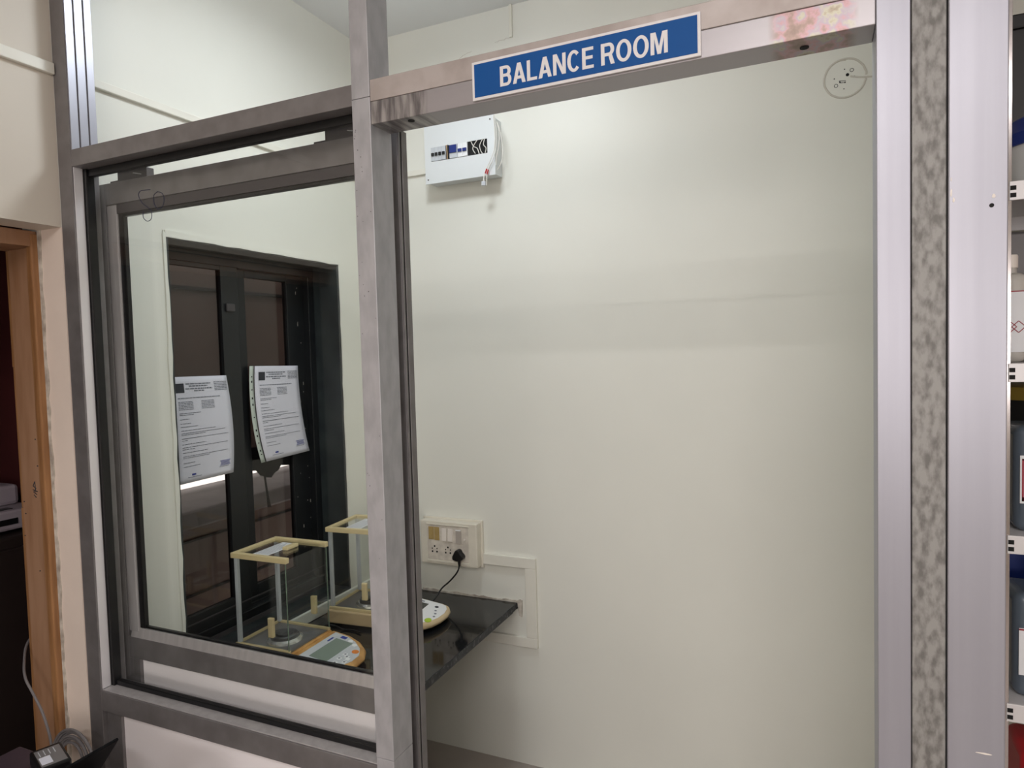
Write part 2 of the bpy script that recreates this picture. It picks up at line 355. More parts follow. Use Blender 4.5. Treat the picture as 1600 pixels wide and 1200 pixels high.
# ------------------------------------------------------------------ dark window in the left wall (window_1)
XW = -1.86
wn = thing('window_1', 'dark framed sliding window in a black stone recess behind the glass', 'window', (XW, 1.79, .69), kind='structure')
rv = MB()
Y0, Y1, Z0, Z1 = 1.395, 2.18, .685, 1.995
rv.prism_ax([(Y0, Z1), (Y1, Z1), (Y1 - .006, Z1 - .012), (Y0 + .004, Z1 - .012)], XW - .05, XL + .001, 'x')
rv.prism_ax([(Y1, Z0), (Y1, Z1), (Y1 - .012, Z1 - .012), (Y1 - .012, Z0)], XW - .05, XL + .001, 'x')
rv.box(XW - .05, XL + .001, Y0, Y0 + .012, Z0, Z1)
rv.box(XW - .05, XL + .001, Y0, Y1, Z0, Z0 + .012)
link('stone_reveal', rv, DARKREV, wn, .003, world=True)
fr = MB()
fr.box(XW - .04, XW + .018, Y0 + .012, Y1 - .012, 1.945, Z1 - .012).box(XW - .04, XW + .018, Y0 + .012, Y1 - .012, .697, .735)
fr.box(XW - .04, XW + .018, Y0 + .012, Y0 + .04, .735, 1.945).box(XW - .04, XW + .018, Y1 - .045, Y1 - .012, .735, 1.945)
fr.box(XW + .018, XW + .022, Y0 + .012, Y1 - .012, .728, .735).box(XW - .012, XW - .008, Y0 + .012, Y1 - .012, .733, .743)
link('frame', fr, DARKFR, wn, .002, world=True)
link('track', MB().box(XW + .035, XW + .040, Y0 + .012, Y1 - .012, .697, .712).box(XW + .018, XW + .02, Y0 + .012, Y1 - .012, .77, .775), ALU_DARK, wn, world=True)
sa = MB().box(XW - .005, XW + .018, 1.435, 1.50, .735, 1.945).box(XW - .005, XW + .018, 1.70, 1.775, .735, 1.945).box(XW - .005, XW + .018, 1.5, 1.70, .735, .80).box(XW - .005, XW + .018, 1.5, 1.70, 1.93, 1.945)
sl = link('sash', sa, DARKFR, wn, .002, world=True)
link('pane', MB().box(XW + .004, XW + .007, 1.5, 1.70, .8, 1.93), GLASS_TINT, sl, world=True)
sb = MB().box(XW - .035, XW - .012, 1.765, 1.835, .735, 1.945).box(XW - .035, XW - .012, 2.045, 2.14, .735, 1.945).box(XW - .035, XW - .012, 1.835, 2.045, .735, .80).box(XW - .035, XW - .012, 1.835, 2.045, 1.92, 1.945)
sr = link('sash', sb, DARKFR, wn, .002, world=True)
link('pane', MB().box(XW - .025, XW - .022, 1.835, 2.045, .8, 1.92), GLASS_TINT, sr, world=True)
film = MB(); Yf = [1.836, 1.85, 1.866, 1.885, 1.903, 1.92, 1.941, 1.96, 1.979, 1.994, 2.044]; Zf = [1.235, 1.215, 1.213, 1.192, 1.186, 1.178, 1.174, 1.190, 1.195, 1.213, 1.205]
film.prism_ax([(y, 1.30) for y in Yf] + [(y, z) for y, z in reversed(list(zip(Yf, Zf)))], XW - .0285, XW - .0275, 'x')
film.prism_ax([(1.903, 1.19), (1.912, 1.19), (1.925, 1.10), (1.934, 1.062), (1.915, 1.066), (1.912, 1.11)], XW - .0285, XW - .0275, 'x')
link('torn_film', film, DARKFR, sr, world=True)
link('latch', MB().box(XW + .018, XW + .027, 1.716, 1.752, 1.79, 1.818), ALU_DARK, sl, .003, world=True)
sp = MB(); random.seed(11)
for k in range(26):
    y = random.uniform(2.06, 2.15); z = random.uniform(.85, 1.92); h = random.choice([.003, .004, .012])
    sp.box(XW - .0125, XW - .0110, y, y + .0025, z, z + h)
link('paint_speck', sp, SWGREY, sr, world=True, kind='stuff')
# plaster lip around the recess
random.seed(5)
lip = MB(); zs = [1.995 - k * .06 for k in range(22)]
pts = [(Y0 - .006, 2.006)] + [(Y0 - .009 + random.uniform(-.002, .002), z) for z in zs] + [(Y0 + .002 + random.uniform(-.002, .003), z) for z in reversed(zs)]
lip.prism_ax(pts, XL - .001, XL + .004, 'x')
ys = [Y0 + k * (Y1 - Y0) / 14 for k in range(15)]
lip.prism_ax([(y, 1.988 + random.uniform(-.002, .002)) for y in ys] + [(y, 2.005 + random.uniform(-.002, .002)) for y in reversed(ys)], XL - .001, XL + .004, 'x')
lip.prism_ax([(Y1 - .002 + random.uniform(-.003, .003), z) for z in zs] + [(Y1 + .006, z) for z in reversed(zs)], XL - .001, XL + .003, 'x')
struct('trim_3', lip, PAINT, 'uneven plaster lip around the dark window recess', 'plaster lip')

# what lies outside the window: brown rendered shaft wall with an open gap
ex = thing('outside_parapet', 'brown parapet outside the dark window, below a bright gap', 'parapet', (-2.65, 2.3, 0))
link('lower_wall', MB().box(-2.75, -2.6, 1.37, 4.6, 0, .93), BROWNOUT, ex, world=True)
link('coping', MB().box(-2.8, -2.35, 1.37, 4.6, .93, 1.008), GREYOUT, ex, .01, world=True)
link('groove', MB().box(-2.603, -2.597, 1.37, 4.6, .80, .812).box(-2.603, -2.597, 1.37, 4.6, .55, .562), BLACKG, ex, world=True)
uw = MB().box(-2.75, -2.6, 1.37, 4.6, 1.095, 3.2)
ob = struct('wall_outside_shaft', uw, BROWNOUT, 'brown outside wall seen dimly through the tinted window panes', 'wall')
struct('trim_4', MB().box(-2.602, -2.59, 1.37, 4.6, 1.50, 1.515).box(-2.602, -2.59, 1.37, 4.6, 1.95, 1.965).box(-2.602, -2.59, 1.37, 4.6, 2.3, 2.315), BLACKG, 'dark joints on the outside wall', 'wall joint')
struct('wall_outside_end', MB().box(-2.75, XL - T, 4.62, 4.7, 0, 3.1), BROWNOUT, 'end wall of the narrow shaft outside the window', 'wall')
struct('wall_outside_side', MB().box(XL - T - .02, XL - T, YB + T, 4.6, 0, 3.1), BROWNOUT, 'near side wall of the narrow shaft outside the window', 'wall')

# ------------------------------------------------------------------ papers on the window
def sheet(name, label, pts, x, sleeve):
    """pts: tl,tr,mr,br,bl,ml in (y,z) on the pane"""
    t = thing(name, label, 'paper', (x, pts[0][0], pts[3][1]), group=None)
    tl, tr, mr, br, bl, ml = [Vector((0,) + p) for p in pts]
    def P(u, v):   # u 0..1 across, v 0..1 downwards, quadratic edges
        def q(a, m, b): 
            c = 2 * m - (a + b) / 2; return (1 - v) ** 2 * a + 2 * v * (1 - v) * c + v * v * b
        L_, R_ = q(tl, ml, bl), q(tr, mr, br); p = L_ * (1 - u) + R_ * u
        bow = .006 * math.sin(math.pi * v) + (.010 * v * v)
        return Vector((x + bow, p.y, p.z))
    def patch(u0, u1, v0, v1, nu, nv, off, mb):
        g = [[mb.bm.verts.new(P(u0 + (u1 - u0) * i / nu, v0 + (v1 - v0) * j / nv) + Vector((off, 0, 0))) for i in range(nu + 1)] for j in range(nv + 1)]
        for j in range(nv):
            for i in range(nu): mb.bm.faces.new((g[j][i], g[j + 1][i], g[j + 1][i + 1], g[j][i + 1]))
        return mb
    def solid(o, th):
        m = o.modifiers.new('thickness', 'SOLIDIFY'); m.thickness = th; m.offset = 0; return o
    u_a = .10 if sleeve else 0
    solid(link('page', patch(u_a, 1, 0, 1, 10, 20, 0, MB()), PAPER, t, world=True, smooth=True), .0006)
    W = lambda u: u_a + (1 - u_a) * u
    tx = MB(); random.seed(hash(name) % 7 + (1 if sleeve else 2))
    def line(u0, u1, v, h=.006):
        u = u0
        while u < u1:
            l = random.uniform(.02, .07); patch(W(u), W(min(u + l, u1)), v, v + h, 1, 1, .0012, tx); u += l + .008
    for v, a, b in ((.060, .25, .68), (.081, .30, .62), (.105, .24, .70), (.125, .38, .56)): line(a, b, v, .011)
    for k in range(6): line(.74, .97, .055 + k * .015, .007)
    line(.10, .82, .19, .008)
    for k in range(6): line(.10, .34, .225 + k * .014, .006); line(.48, .70, .225 + k * .014, .006)
    for v, b in ((.33, .45), (.345, .33), (.385, .25), (.425, .27), (.455, .38), (.49, .68), (.515, .85), (.53, .5), (.565, .40), (.565, .9), (.583, .2), (.62, .50), (.65, .88), (.668, .3), (.70, .52), (.735, .88), (.75, .55), (.80, .3), (.835, .38)):
        line(.10, b, v, .0055)
    line(.72, .9, .905, .006); line(.16, .40, .945, .006)
    link('printed_text', tx, PRINT, t, world=True)
    lg = patch(W(.08), W(.22), .06, .145, 1, 1, .0012, MB()); link('photo_emblem', lg, DPRINT, t, world=True)
    st = MB()
    patch(W(.73), W(.93), .845, .85, 1, 1, .0013, st); patch(W(.73), W(.93), .89, .895, 1, 1, .0013, st)
    for k in range(3): patch(W(.75), W(.91), .857 + k * .011, .862 + k * .011, 1, 1, .0013, st)
    patch(W(.23), W(.3), .915, .932, 1, 1, .0013, st)
    link('stamp', st, BLUEB, t, world=True)
    if sleeve:
        solid(link('binding_strip', patch(0, .075, 0, 1, 2, 20, .0005, MB()), SLEEVE, t, world=True, smooth=True), .0006)
        solid(link('sleeve_edge', patch(.075, .10, 0, 1, 1, 20, 0, MB()), ALU_DARK, t, world=True, smooth=True), .0004)
        ho = MB()
        for v in (.10, .145, .23, .31, .375, .51, .64, .70, .78, .86, .905): patch(.028, .05, v, v + (.02 if v in (.145, .31, .375, .64, .70, .86) else .011), 1, 1, .0022, ho)
        link('punched_hole', ho, BLACKG, t, world=True)
    return t
sheet('notice_paper', 'white printed notice on the left pane, without a punched strip', [(1.478, 1.575), (1.702, 1.572), (1.714, 1.40), (1.705, 1.238), (1.486, 1.234), (1.482, 1.40)], XW + .022, False)
sheet('notice_paper', 'curling white printed notice with a punched binding strip on its left edge', [(1.826, 1.600), (2.074, 1.595), (2.076, 1.42), (2.110, 1.254), (1.852, 1.246), (1.817, 1.42)], XW + .004, True)

# ------------------------------------------------------------------ aluminium partition
PF = thing('aluminium_partition', 'grey aluminium partition frame with a large fixed glass pane and open doorway', 'partition', (-.8, D + .03, 0))
lk = dict(parent=PF, world=True)
B = .0012
# left post
o = link('left_post', MB().box(XL + .001, -1.6725, D, D + .07, 0, ZC), ALU_GREY, bevel=B, **lk)
link('channel', MB().box(-1.6727, -1.6695, D + .002, D + .022, 2.152, ZC).box(-1.6727, -1.6695, D + .026, D + .047, 2.152, ZC).box(-1.6727, -1.6695, D + .051, D + .07, 2.152, ZC), ALU_BRIGHT, bevel=.0006, **lk)
link('glazing_strip', MB().box(-1.6727, -1.6705, D + .004, D + .026, .79, 2.1105), ALU_REFLECTION, bevel=.0004, **lk)
link('plinth_strip', MB().box(-1.672, -1.618, D + .012, D + .03, 0, .728), ALU_GREY, bevel=B, **lk)
# mid post
link('middle_post', MB().box(-.8215, -.779, D - .001, D + .069, .806, 2.121).box(-.8213, -.7792, D - .0006, D + .069, 2.1218, ZC).box(-.8213, -.7792, D - .0006, D + .069, 0, .805), ALU_DULL, bevel=B, **lk)
bl = MB(); random.seed(9)
for k in range(26):
    z = random.uniform(1.7, 2.1) if k < 18 else random.uniform(.9, 1.7); x = random.uniform(-.818, -.783)
    bl.lathe([(random.uniform(.0006, .0012), -.0006), (.0006, .0006)], (x, D - .001, z), 7, 'y')
link('pit_mark', bl, ALU_DARK, kind='stuff', **lk)
# left header
link('window_header', MB().box(-1.6725, -.8217, D + .0005, D + .07, 2.1105, 2.152), ALU_GREY, bevel=B, **lk)
# right header (two stacked sections)
link('door_header', MB().box(-.7788, .0805, D + .0005, D + .07, 2.112, 2.153), ALU_BEIGE, bevel=B, **lk)
link('door_track', MB().box(-.7788, .0805, D + .001, D + .066, 2.0685, 2.1115), track_mat(), bevel=B, **lk)
hs = MB()
for x, y in ((-.70, D + .02), (-.012, D + .034)):
    hs.lathe([(.0065, -.001), (.0065, .001)], (x, y, 2.0682), 16, 'z')
link('drilled_hole', hs, BLACKG, **lk)
# bottom rail of the window
link('window_rail', MB().box(-1.6725, -.8217, D, D + .07, .735, .786), ALU_GREY, bevel=B, **lk)
link('rail_bead', MB().box(-1.6725, -.8217, D + .004, D + .036, .786, .7885), ALU, bevel=.0008, **lk)
# laminate panel below
link('laminate_panel', MB().box(-1.618, -.8217, D + .02, D + .032, 0, .736), LAMINATE, **lk)
# gasket and glass
G = D + .034
gk = MB().box(-1.6725, -1.661, G - .006, G + .016, .788, 2.1105).box(-.829, -.8217, G, G + .009, .788, 2.1105).box(-1.6705, -.8217, G, G + .014, .788, .801).box(-1.6705, -.8217, G, G + .014, 2.092, 2.1105)
link('gasket', gk, RUBBER, bevel=.002, **lk)
gp = link('glass_pane', MB().box(-1.668, -.822, G + .010, G + .014, .79, 2.106), GLASS, **lk)
S5 = [(-1.4537, 2.0362), (-1.470, 2.0372), (-1.4873, 2.0372), (-1.4948, 2.0274), (-1.4828, 2.0075), (-1.4635, 1.9946), (-1.4532, 1.9843), (-1.4544, 1.9676), (-1.4682, 1.9629), (-1.481, 1.972), (-1.4821, 1.9875)]
S0 = [(-1.4278, 2.0284), (-1.4416, 2.021), (-1.4409, 1.9997), (-1.4286, 1.9876), (-1.4129, 1.9934), (-1.4073, 2.0109), (-1.415, 2.0239), (-1.431, 2.0284)]
mkr = MB()
for s_pts in (S5, S0): mkr.tube([(x, G + .0095, z) for x, z in s_pts], .0008, 6)
link('marker_number', mkr, INK, gp, world=True, label='handwritten 50 in dark blue marker')
# right-hand posts
link('door_jamb', MB().box(.0808, .1228, D - .001, D + .07, 0, ZC), ALU_BRIGHT, bevel=.001, **lk)
link('right_post', MB().box(.1242, .1655, D + .001, D + .07, 0, ZC), ALU_MOTTLED, bevel=B, **lk)
link('cover_plate', MB().box(.1672, .235, D - .002, D + .028, 0, ZC), ALU_BRIGHT, bevel=.0015, **lk)
link('corner_gap', MB().box(.1225, .1245, D + .003, D + .06, 0, ZC).box(.1652, .1675, D + .003, D + .06, 0, ZC), BLACKG, **lk)
sh = MB()
for x, z in ((.2165, 1.800), (.212, .857)):
    sh.lathe([(.0028, -.0008), (.0028, .0008)], (x, D - .002, z), 14, 'y')
link('screw_hole', sh, BLACKG, **lk)
pd = MB(); random.seed(21)
def dab(cx, cz, n, w_, h_):
    pts = []
    for k in range(9):
        a = 2 * math.pi * k / 9; r = random.uniform(.7, 1.1); pts.append((cx + w_ * r * math.cos(a), cz + h_ * r * math.sin(a)))
    pd.prism_ax(pts, D - .0026, D - .0019, 'y')
for c in ((.1705, 1.822, 9, .0012, .006), (.1735, 1.812, 9, .0016, .004), (.2185, 1.812, 9, .0022, .003), (.1705, 1.84, 9, .0006, .003), (.182, .975, 9, .0024, .005), (.21, 1.045, 9, .010, .0012), (.188, .845, 9, .0014, .004), (.187, .73, 9, .003, .004), (.2, .865, 9, .02, .0008)): dab(*c)
link('paint_dab', pd, SWWHITE, kind='stuff', **lk)
sk = MB()
for a, b in (((.128, .872), (.163, .872)), ((.130, .868), (.163, .853)), ((.128, .874), (.16, .876))):
    sk.tube([(a[0], D + .0008, a[1]), (b[0], D + .0008, b[1])], .0004, 5, False)
link('scratch', sk, SWWHITE, **lk)

# ------------------------------------------------------------------ sliding door leaf (door_1)
DL = thing('door_1', 'aluminium sliding door leaf with glass, parked behind the fixed window', 'door', (-1.22, 1.205, 0), kind='structure')
lk = dict(parent=DL, world=True)
LY0, LY1 = 1.200, 1.232
link('stile', MB().box(-1.719, -1.698, LY0, LY1, .03, 2.092).box(-1.698, -1.658, LY0, LY1, .03, .828), ALU_GREY, bevel=B, **lk)
link('stile_bead', MB().box(-1.698, -1.660, LY0 + .003, LY1 - .004, .90, 2.036), ALU, bevel=.003, **lk)
link('stile', MB().box(-.845, -.786, LY0, LY1, .03, 2.092), ALU_GREY, bevel=B, **lk)
link('edge_strip', MB().box(-.786, -.7835, LY0 + .001, LY0 + .007, .03, 2.09).box(-.786, -.7835, LY0 + .013, LY1, .03, 2.09), ALU_GREY, bevel=.0008, **lk)
link('edge_groove', MB().box(-.786, -.7855, LY0 + .007, LY0 + .013, .03, 2.09), BLACKG, **lk)
link('top_rail', MB().box(-1.698, -.845, LY0, LY1, 2.0364, 2.092), ALU_GREY, bevel=B, **lk)
link('top_bead', MB().box(-1.660, -.845, LY0 + .004, LY1 - .004, 2.0116, 2.0364), ALU_DARK, bevel=.0008, **lk)
link('middle_rail', MB().box(-1.698, -.845, LY0, LY1, .828, .885), ALU_GREY, bevel=B, **lk)
link('rail_bead', MB().prism_ax([(LY0 + .001, .885), (LY0 + .006, .911), (LY1 - .004, .911), (LY1 - .004, .885)], -1.690, -.845, 'x'), ALU, bevel=.0008, **lk)
g2 = MB().box(-1.660, -1.640, LY0 + .008, LY0 + .020, .911, 2.0116).box(-1.640, -.845, LY0 + .010, LY0 + .020, .911, .917).box(-1.640, -.845, LY0 + .008, LY0 + .020, 2.004, 2.0116)
link('gasket', g2, RUBBER, bevel=.0015, **lk)
link('glass_pane', MB().box(-1.645, -.845, LY0 + .014, LY0 + .018, .912, 2.008), GLASS, **lk)
link('lower_panel', MB().box(-1.658, -.845, LY0 + .010, LY0 + .020, .03, .828), LAMINATE, **lk)
for x in (-1.60, -.925):
    br = link('roller_bracket', MB().box(x - .050, x + .060, LY0 + .004, LY1 - .006, 2.092, 2.1175).box(x - .085, x - .050, LY0 + .008, LY1 - .008, 2.092, 2.099), ALU_DARK, bevel=.002, **lk)
    link('screw', MB().tube([(x + .012, LY0 + .0035, 2.107), (x + .042, LY0 + .0035, 2.100)], .0015, 8, False), CHROME, br, world=True)

# ------------------------------------------------------------------ the sign
sg = thing('room_sign', 'blue BALANCE ROOM sign with white border on the door header', 'sign', (-.3565, D - .002, 2.106))
RS = math.radians(0)
link('board', MB().box(-.5555, -.158, D - .004, D + .0004, 2.0715, 2.139), SIGNWHITE, sg, .0008, world=True)
link('blue_field', MB().box(-.5505, -.163, D - .0048, D - .0038, 2.0765, 2.134), SIGNBLUE, sg, world=True)
def text_mesh(name, body, m, parent, origin, width, height, depth=.0005, bold=.02, axis='y', spacing=1.0):
    cu = bpy.data.curves.new('txt', 'FONT'); cu.body = body; cu.size = 1; cu.extrude = .01; cu.offset = bold; cu.space_character = spacing
    tmp = bpy.data.objects.new('txt', cu); COL.objects.link(tmp)
    dg = bpy.context.evaluated_depsgraph_get(); dg.update()
    me = bpy.data.meshes.new_from_object(tmp.evaluated_get(dg)); bpy.data.objects.remove(tmp)
    xs = [v.co.x for v in me.vertices]; ys = [v.co.y for v in me.vertices]
    x0, x1, y0, y1 = min(xs), max(xs), min(ys), max(ys)
    o0 = Vector(ORIG[parent.name])
    for v in me.vertices:
        u = (v.co.x - x0) / (x1 - x0) * width; h = (v.co.y - y0) / (y1 - y0) * height; d = v.co.z / .01 * depth
        if axis == 'y': p = Vector((origin[0] + u, origin[1] - d, origin[2] + h))
        else: p = Vector((origin[0] + u, origin[1] + h, origin[2] + d))
        v.co = p - o0
    o = bpy.data.objects.new(name, me); COL.objects.link(o); me.materials.clear(); me.materials.append(m); o.parent = parent
    ORIG[o.name] = ORIG[parent.name]; return o
def sign_letters(body, x0, z0, width, h, y0, y1):
    W = dict(B=.67, A=.74, L=.57, N=.70, C=.72, E=.61, R=.70, O=.78, M=.84); W[' '] = .22
    gap = .085; tot = sum(W[c] for c in body) + gap * (len(body) - 1); k = width / tot / h
    mb = MB(); t, th = .185, .15; cur = 0
    cnt = [0]
    def poly(p): cnt[0] += 1; e = (cnt[0] % 8) * 6e-6; mb.prism_ax([(x0 + (cur + a) * k * h, z0 + b * h) for a, b in p], y0 - e, y1 - e, 'y')
    def rect(a, b, c, d): poly([(a, b), (c, b), (c, d), (a, d)])
    def arc(cx, cy, rx, ry, a0, a1, n=14):
        for i in range(n):
            u, v = math.radians(a0 + (a1 - a0) * i / n), math.radians(a0 + (a1 - a0) * (i + 1) / n)
            ix, iy = rx - t, ry - th
            poly([(cx + rx * math.cos(u), cy + ry * math.sin(u)), (cx + rx * math.cos(v), cy + ry * math.sin(v)), (cx + ix * math.cos(v), cy + iy * math.sin(v)), (cx + ix * math.cos(u), cy + iy * math.sin(u))])
    for ch in body:
        w_ = W[ch]
        if ch in 'BLENRM': rect(0, 0, t, 1)
        if ch == 'L': rect(t, 0, w_, th)
        if ch == 'E': rect(t, 0, w_, th); rect(t, 1 - th, w_ - .01, 1); rect(t, .5 - th / 2 + .02, w_ - .05, .5 + th / 2 + .02)
        if ch in 'BR':
            m = .53 if ch == 'B' else .47; ry = (1 - m + th / 2) / 2; cx = w_ - .27 - (.03 if ch == 'B' else .01)
            rect(t, 1 - th, cx, 1); rect(t, m - th / 2, cx, m + th / 2); arc(cx, 1 - ry, .27, ry, -90, 90, 10)
        if ch == 'B':
            ry = (m + th / 2) / 2; rect(t, 0, w_ - .28, th); arc(w_ - .28, ry, .28, ry, -90, 90, 10)
        if ch == 'R': poly([(w_ - .20, 0), (w_ + .01, 0), (w_ - .14, m), (w_ - .33, m)])
        if ch == 'A':
            q = .20; poly([(0, 0), (q, 0), (w_ / 2 + q * .42, 1), (w_ / 2 - q * .5, 1)]); poly([(w_ - q, 0), (w_, 0), (w_ / 2 + q * .5, 1), (w_ / 2 - q * .42, 1)]); rect(.17, .21, w_ - .17, .21 + th)
        if ch == 'N': rect(w_ - t, 0, w_, 1); poly([(w_ - t - .03, 0), (w_ - t + .02, 0), (w_ - t + .02, .28), (t + .03, 1), (t - .02, 1), (t - .02, .72)])
        if ch == 'M': rect(w_ - t, 0, w_, 1); poly([(w_ / 2 - .09, 0), (w_ / 2 + .09, 0), (t + .07, 1), (t - .02, 1), (t - .02, .82)]); poly([(w_ / 2 - .09, 0), (w_ / 2 + .09, 0), (w_ - t + .02, .82), (w_ - t + .02, 1), (w_ - t - .07, 1)])
        if ch == 'O': arc(w_ / 2, .5, w_ / 2, .515, 0, 360, 32)
        if ch == 'C': arc(w_ / 2, .5, w_ / 2, .515, 42, 318, 26)
        cur += w_ + gap
    return mb
link('lettering', sign_letters('BALANCE ROOM', -.500, 2.0865, .2915, .0345, D - .0053, D - .0046), SIGNWHITE, sg, world=True)

# ------------------------------------------------------------------ distribution board and its wires
db = thing('distribution_board', 'white electrical distribution board high on the back wall', 'distribution board', (-1.23, YB - .04, 2.285))
Yd = YB - .075
link('case', MB().box(-1.372, -1.084, Yd + .004, YB, 2.290, 2.50), ENAMEL, db, .002, world=True)
# cover with a slot
cv = MB()
x0, x1, z0, z1, sx0, sx1, sz0, sz1 = -1.3785, -1.078, 2.2845, 2.506, -1.350, -1.108, 2.368, 2.421
for a in ((x0, sx0, z0, z1), (sx1, x1, z0, z1), (sx0, sx1, z0, sz0), (sx0, sx1, sz1, z1)): cv.box(a[0], a[1], Yd, Yd + .0035, a[2], a[3])
link('cover', cv, ENAMEL, db, world=True)
link('slot_recess', MB().box(sx0, sx1, Yd + .0036, Yd + .0045, sz0, sz1), BLACKG, db, world=True)
def breaker(x, n, body, lever, wdt=.0165, lab=None):
    for k in range(n):
        xa = x + k * wdt
        b_ = link('breaker', MB().box(xa, xa + wdt - .0006, Yd - .003, Yd + .004, sz0 + .001, sz1 - .001), body, db, .0008, world=True, label=lab)
        link('lever', MB().box(xa + .002, xa + wdt - .0025, Yd - .0085, Yd - .003, sz0 + .019, sz0 + .031), lever, b_, .001, world=True)
breaker(-1.348, 4, PALEGREY, BLACKP, .0158, 'grey breaker with black lever')
bt = MB().tube([(-1.279, Yd - .001, sz0), (-1.277, Yd - .004, 2.39), (-1.281, Yd - .001, sz1)], .0018, 8)
link('wire', bt, COPPERW, db, world=True); link('wire', MB().tube([(-1.273, Yd - .001, sz0), (-1.272, Yd - .004, 2.40), (-1.275, Yd - .001, sz1)], .002, 8), BLACKP, db, world=True)
b2 = link('breaker', MB().box(-1.268, -1.234, Yd - .003, Yd + .004, sz0 + .001, sz1 - .001), PALEGREY, db, .0008, world=True)
link('lever', MB().box(-1.266, -1.236, Yd - .0075, Yd - .003, sz0 + .020, sz1 - .004), BLUELID, b2, .001, world=True)
breaker(-1.232, 2, WHITEP, BLUELID, .0205)
for k, pts in enumerate(([(-1.176, sz1), (-1.165, 2.40), (-1.150, 2.39), (-1.142, sz0)], [(-1.148, sz1), (-1.162, 2.405), (-1.168, 2.39), (-1.158, sz0 + .004)], [(-1.125, sz1), (-1.138, 2.400), (-1.135, 2.38), (-1.128, sz0)], [(-1.116, sz1), (-1.122, 2.40), (-1.112, 2.385), (-1.116, sz0)])):
    link('wire', MB().tube([(a, Yd - .0005 - .001 * k, z) for a, z in pts], .0016, 8), WIREW, db, world=True)
for x, z in ((-1.094, 2.489), (-1.366, 2.3005)):
    link('screw', MB().lathe([(.003, -.0012), (.003, .001)], (x, Yd, z), 12, 'y'), ALU_DARK, db, world=True)
wr = thing('hanging_wires', 'white wires with red sleeves and a connector hanging from the distribution board', 'wires', (-1.08, Yd - .01, 2.3))
Yw = Yd - .012
for pts in ([(-1.066, 2.495), (-1.062, 2.44), (-1.066, 2.375), (-1.080, 2.342), (-1.093, 2.318), (-1.103, 2.30)],
            [(-1.062, 2.495), (-1.056, 2.44), (-1.060, 2.375), (-1.072, 2.338), (-1.087, 2.315), (-1.098, 2.296)]):
    link('wire', MB().tube([(a - .008, Yw, z) for a, z in pts], .0016, 8), WIREW, wr, world=True)
for pts in ([(-1.058, 2.47), (-1.050, 2.44), (-1.052, 2.39), (-1.064, 2.345), (-1.066, 2.318)], [(-1.058, 2.475), (-1.044, 2.43), (-1.038, 2.36), (-1.047, 2.32), (-1.062, 2.300)]):
    link('wire', MB().tube([(a - .008, Yw + .012, z) for a, z in pts], .0016, 8), WIREW, wr, world=True)
link('red_sleeve', MB().tube([(-1.107, Yw, 2.306), (-1.114, Yw, 2.290)], .0027, 10, False).tube([(-1.101, Yw, 2.302), (-1.107, Yw, 2.286)], .0027, 10, False), REDP, wr, world=True)
link('wire', MB().tube([(-1.116, Yw, 2.290), (-1.121, Yw, 2.272), (-1.120, Yw, 2.256)], .0024, 8), WIREW, wr, world=True)
link('connector', MB().box(-1.129, -1.113, Yw - .005, Yw + .005, 2.246, 2.262), PALEGREY, wr, .001, world=True)
link('wire', MB().tube([(-1.107, Yw, 2.286), (-1.109, Yw, 2.262), (-1.110, Yw, 2.246)], .0016, 8), PVC, wr, world=True)

# ------------------------------------------------------------------ wall casings
def tagbox(name, mb, m, label, cat, bevel=.001, group=None):
    return tag(link(name, mb, m, bevel=bevel), label, cat, group)
tagbox('cable_casing', MB().box(XL, XL + .012, 1.172, YB, 2.345, 2.367), PVC, 'white cable casing along the left wall inside the balance room', 'cable casing', .002)
tagbox('cable_casing', MB().box(XL + .012, -1.38, YB - .012, YB, 2.345, 2.367), PVC, 'short white cable casing on the back wall, left of the distribution board', 'cable casing', .002)
tagbox('cable_casing', MB().box(XL, XL + .012, -2.4, 1.098, 2.340, 2.368), PVC, 'white cable casing on the outer left wall above the wooden doorway', 'cable casing', .002)
cc = MB().box(-1.2085, -.985, YB - .014, YB, .787, .829).box(-1.030, -.985, YB - .014, YB, .515, .787).box(-1.50, -.985, YB - .014, YB, .476, .515)
tagbox('cable_casing', cc, PVC, 'white rectangular loop of flat cable casing around the shelf end', 'cable casing', .002)
tagbox('cable_casing', MB().box(-1.036, -1.024, YB - .01, YB, 2.80, ZC), PVC, 'short vertical casing under the ceiling on the back wall', 'cable casing', .002)
ck = MB(); random.seed(4); p = []
for k in range(26): p.append((-1.10 + .075 * k / 25 - .5 * 0, YB - .0002, 2.803 - .004 * (25 - k) / 25 + random.uniform(-.002, .002)))
ck.tube(p, .0006, 5, False)
p = [(-1.30 + .1 * k / 20, YB - .0002, 2.735 + .05 * math.sin(k / 20 * 1.5) + random.uniform(-.002, .002)) for k in range(21)]
ck.tube(p, .0006, 5, False)
tag(link('plaster_crack', ck, ROUGHPL), 'hairline plaster cracks high on the back wall above the header', 'crack')

# circular mark of a removed ceiling rose, upper right of the back wall
rm = thing('round_plaster_mark', 'round raised ring mark with screw holes, upper right on the back wall', 'wall mark', (.089, YB, 2.44))
random.seed(8); cx, cz = .089, 2.4405
link('ring', MB().tube([(cx + (.0585 + random.uniform(-.0007, .0007)) * math.cos(t * math.pi / 18), YB + .0006, cz + .0585 * math.sin(t * math.pi / 18)) for t in range(36)], .0034, 8), RIDGE, rm, world=True, smooth=True)
link('ring', MB().tube([(cx - .006 + .052 * math.cos(t * math.pi / 18), YB + .0008, cz + .003 + .052 * math.sin(t * math.pi / 18)) for t in range(8, 20)], .0022, 8), RIDGE, rm, world=True)
link('ridge', MB().tube([(cx + .015, YB + .0008, cz + .003), (cx + .05, YB + .001, cz - .006), (cx + .12, YB + .001, cz - .012)], .003, 8), RIDGE, rm, world=True)
hl = MB()
